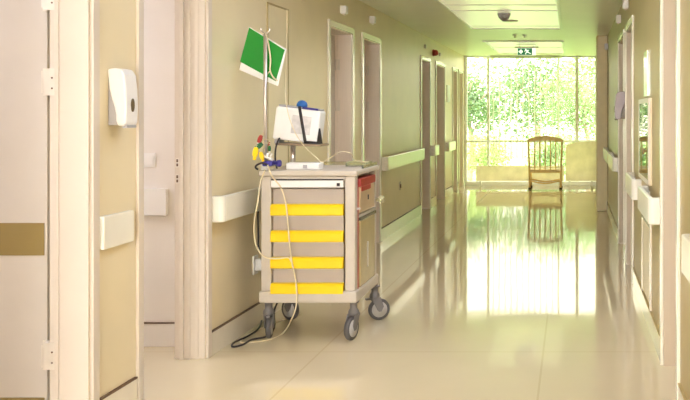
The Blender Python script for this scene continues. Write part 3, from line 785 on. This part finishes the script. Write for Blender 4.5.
for yy in (cy0, cy1):
    bm = bmesh.new()
    tube(bm, [(x0, yy, .155), ((x0+x1)/2, yy, .105), (x1, yy, .155)], .014, 8); obj('curved_stretcher', bm, 'wood', ch)

# low boards in front of the window
by_ = 16.95; sb_ = F/by_
def lowboard(x0, x1, z1, label, arch):
    t = thing('low_board', label, 'board', ((x0+x1)/2, by_, 0), 'low boards before the window')
    bm = bmesh.new()
    pts = [(x0, by_, .10), (x1, by_, .10)]
    if arch:
        pts += [(x1, by_, z1+.02), (x0+.22, by_, z1), (x0+.1, by_, z1-.02), (x0+.03, by_, z1-.05), (x0, by_, z1-.1)]
    else: pts += [(x1, by_, z1), (x0, by_, z1)]
    prism(bm, pts, (0, .035, 0)); obj('panel', bm, 'board', t, .005)
    for x in (x0+.08, x1-.08):
        obj('foot', nb(((x-.02, by_-.03, 0), (x+.02, by_+.065, .11))), 'alu', t, .003)
lowboard((476-CX)/sb_, (564-CX)/sb_, .385, 'long low tan board under the window behind chair', False)
lowboard((565-CX)/sb_+.01, .455, .83, 'taller tan board with rounded corner between chair and pilaster', True)

# ------------------------------------------------------------------ outdoors
struct('ground', nb(((-40, YE+.2, -.5), (40, 70, -.4))), 'ground')
def crown(c, r, n, size, flat=.8):
    bm = bmesh.new()
    clumps = [Vector((random.gauss(0, .45), random.gauss(0, .45), random.gauss(0, .45))) for _ in range(26)]
    for i in range(n):
        k = random.choice(clumps)
        p = Vector((k.x+random.gauss(0, .22), k.y+random.gauss(0, .22), (k.z+random.gauss(0, .2))))
        if p.length > 1.15: continue
        p = Vector((p.x*r, p.y*r, p.z*r*flat))+Vector(c)
        if p.z < -.3 or p.y < YE+.35: continue
        e = Euler((random.uniform(0, 6.3), random.uniform(0, 6.3), random.uniform(0, 6.3))).to_matrix()
        s = size*random.uniform(.6, 1.3)
        vs = [bm.verts.new(e @ Vector(q)*s+p) for q in ((0, -.5, 0), (.28, -.1, .06), (.2, .28, .05), (0, .6, -.02), (-.2, .28, .05), (-.28, -.1, .06))]
        bm.faces.new(vs)
    return bm
def tree(x, y, h, r, n, m, size, label, name='leafy_tree', cat='tree', group='trees outside the window'):
    t = thing(name, label, cat, (x, y, -.4), group)
    bm = bmesh.new()
    tube(bm, [(x, y, -.42), (x+.08, y, h*.4), (x-.03, y+.05, h*.75), (x+.05, y, h+r*.4)], lambda q: .13*(1-.75*q)*r/2, 8)
    for k in range(5):
        a = k*1.3+random.random(); zz = h*(.5+.09*k)
        tube(bm, [(x, y, zz), (x+math.cos(a)*r*.35, y+math.sin(a)*r*.35, zz+r*.25), (x+math.cos(a)*r*.7, y+math.sin(a)*r*.7, zz+r*.55)], lambda q: .045*(1-.8*q)*r/2, 6)
    obj('trunk', bm, 'trunk', t)
    obj('crown', crown((x, y, h), r, n, size), m, t)
tree(-2.7, 23.6, 1.7, 1.25, 3300, 'leafB', 0.094, 'mid green leafy tree seen through left window pane')
tree(.35, 23.6, 1.55, 1.25, 3300, 'leafA', 0.086, 'loose pale green tree seen through the right pane')
tree(-1.15, 28.2, 2.0, 1.75, 4600, 'leafB', 0.108, 'deep green tree farther back seen above the chair')
tree(-5.2, 34.5, 2.4, 2.3, 3300, 'leafC', 0.144, 'yellowish tree farthest left outside')
tree(1.0, 34.5, 2.2, 2.4, 4200, 'leafA', 0.137, 'pale tree farthest right outside')
tree(-1.95, 20.0, .5, .62, 1950, 'leafC', 0.061, 'low yellow green shrub outside left of chair', 'leafy_shrub', 'shrub', 'shrubs outside the window')
tree(-.45, 20.0, .45, .62, 1950, 'leafA', 0.061, 'low light green shrub outside behind the chair', 'leafy_shrub', 'shrub', 'shrubs outside the window')
tree(1.05, 20.0, .5, .62, 1800, 'leafC', 0.061, 'low shrub outside near the right pilaster', 'leafy_shrub', 'shrub', 'shrubs outside the window')

# ------------------------------------------------------------------ light
w = bpy.data.worlds.new('World'); S.world = w; w.use_nodes = True
nt = w.node_tree; bg = nt.nodes['Background']
tcw = nt.nodes.new('ShaderNodeTexCoord'); sep = nt.nodes.new('ShaderNodeSeparateXYZ'); rp = nt.nodes.new('ShaderNodeValToRGB')
mr = nt.nodes.new('ShaderNodeMapRange'); mr.inputs['From Min'].default_value = -1; mr.inputs['From Max'].default_value = 1
nt.links.new(tcw.outputs['Generated'], sep.inputs[0]); nt.links.new(sep.outputs['Y'], mr.inputs['Value']); nt.links.new(mr.outputs[0], rp.inputs['Fac'])
# a hazy sky, brighter and cooler on the side away from the trees
rp.color_ramp.elements[0].color = SKY_BACK; rp.color_ramp.elements[1].color = SKY_FRONT
rp.color_ramp.elements[0].position = .15; rp.color_ramp.elements[1].position = .7
nt.links.new(rp.outputs['Color'], bg.inputs['Color']); bg.inputs['Strength'].default_value = SKY_STRENGTH
sun = bpy.data.lights.new('sun', 'SUN'); sun.energy = 3.0; sun.angle = .02; sun.color = (1, .98, .95)
so = bpy.data.objects.new('sun', sun); COL.objects.link(so); so.location = (5, -10, 20)
so.rotation_euler = Vector((-.75, .12, -.72)).to_track_quat('-Z', 'Y').to_euler()

# ------------------------------------------------------------------ camera
cam = bpy.data.cameras.new('camera'); co = bpy.data.objects.new('camera', cam); COL.objects.link(co)
co.location = (0, 0, H); co.rotation_euler = (PI/2, 0, 0)
cam.sensor_width = 36; cam.lens = F/690*36
cam.shift_x = -(CX-345)/690; cam.shift_y = -(200-CY)/690
cam.clip_start = .05; cam.clip_end = 300
S.camera = co
S.view_settings.view_transform = 'Standard'; S.view_settings.look = 'None'
S.view_settings.gamma = 1; S.view_settings.use_curve_mapping = False
S.view_settings.exposure = 1.0
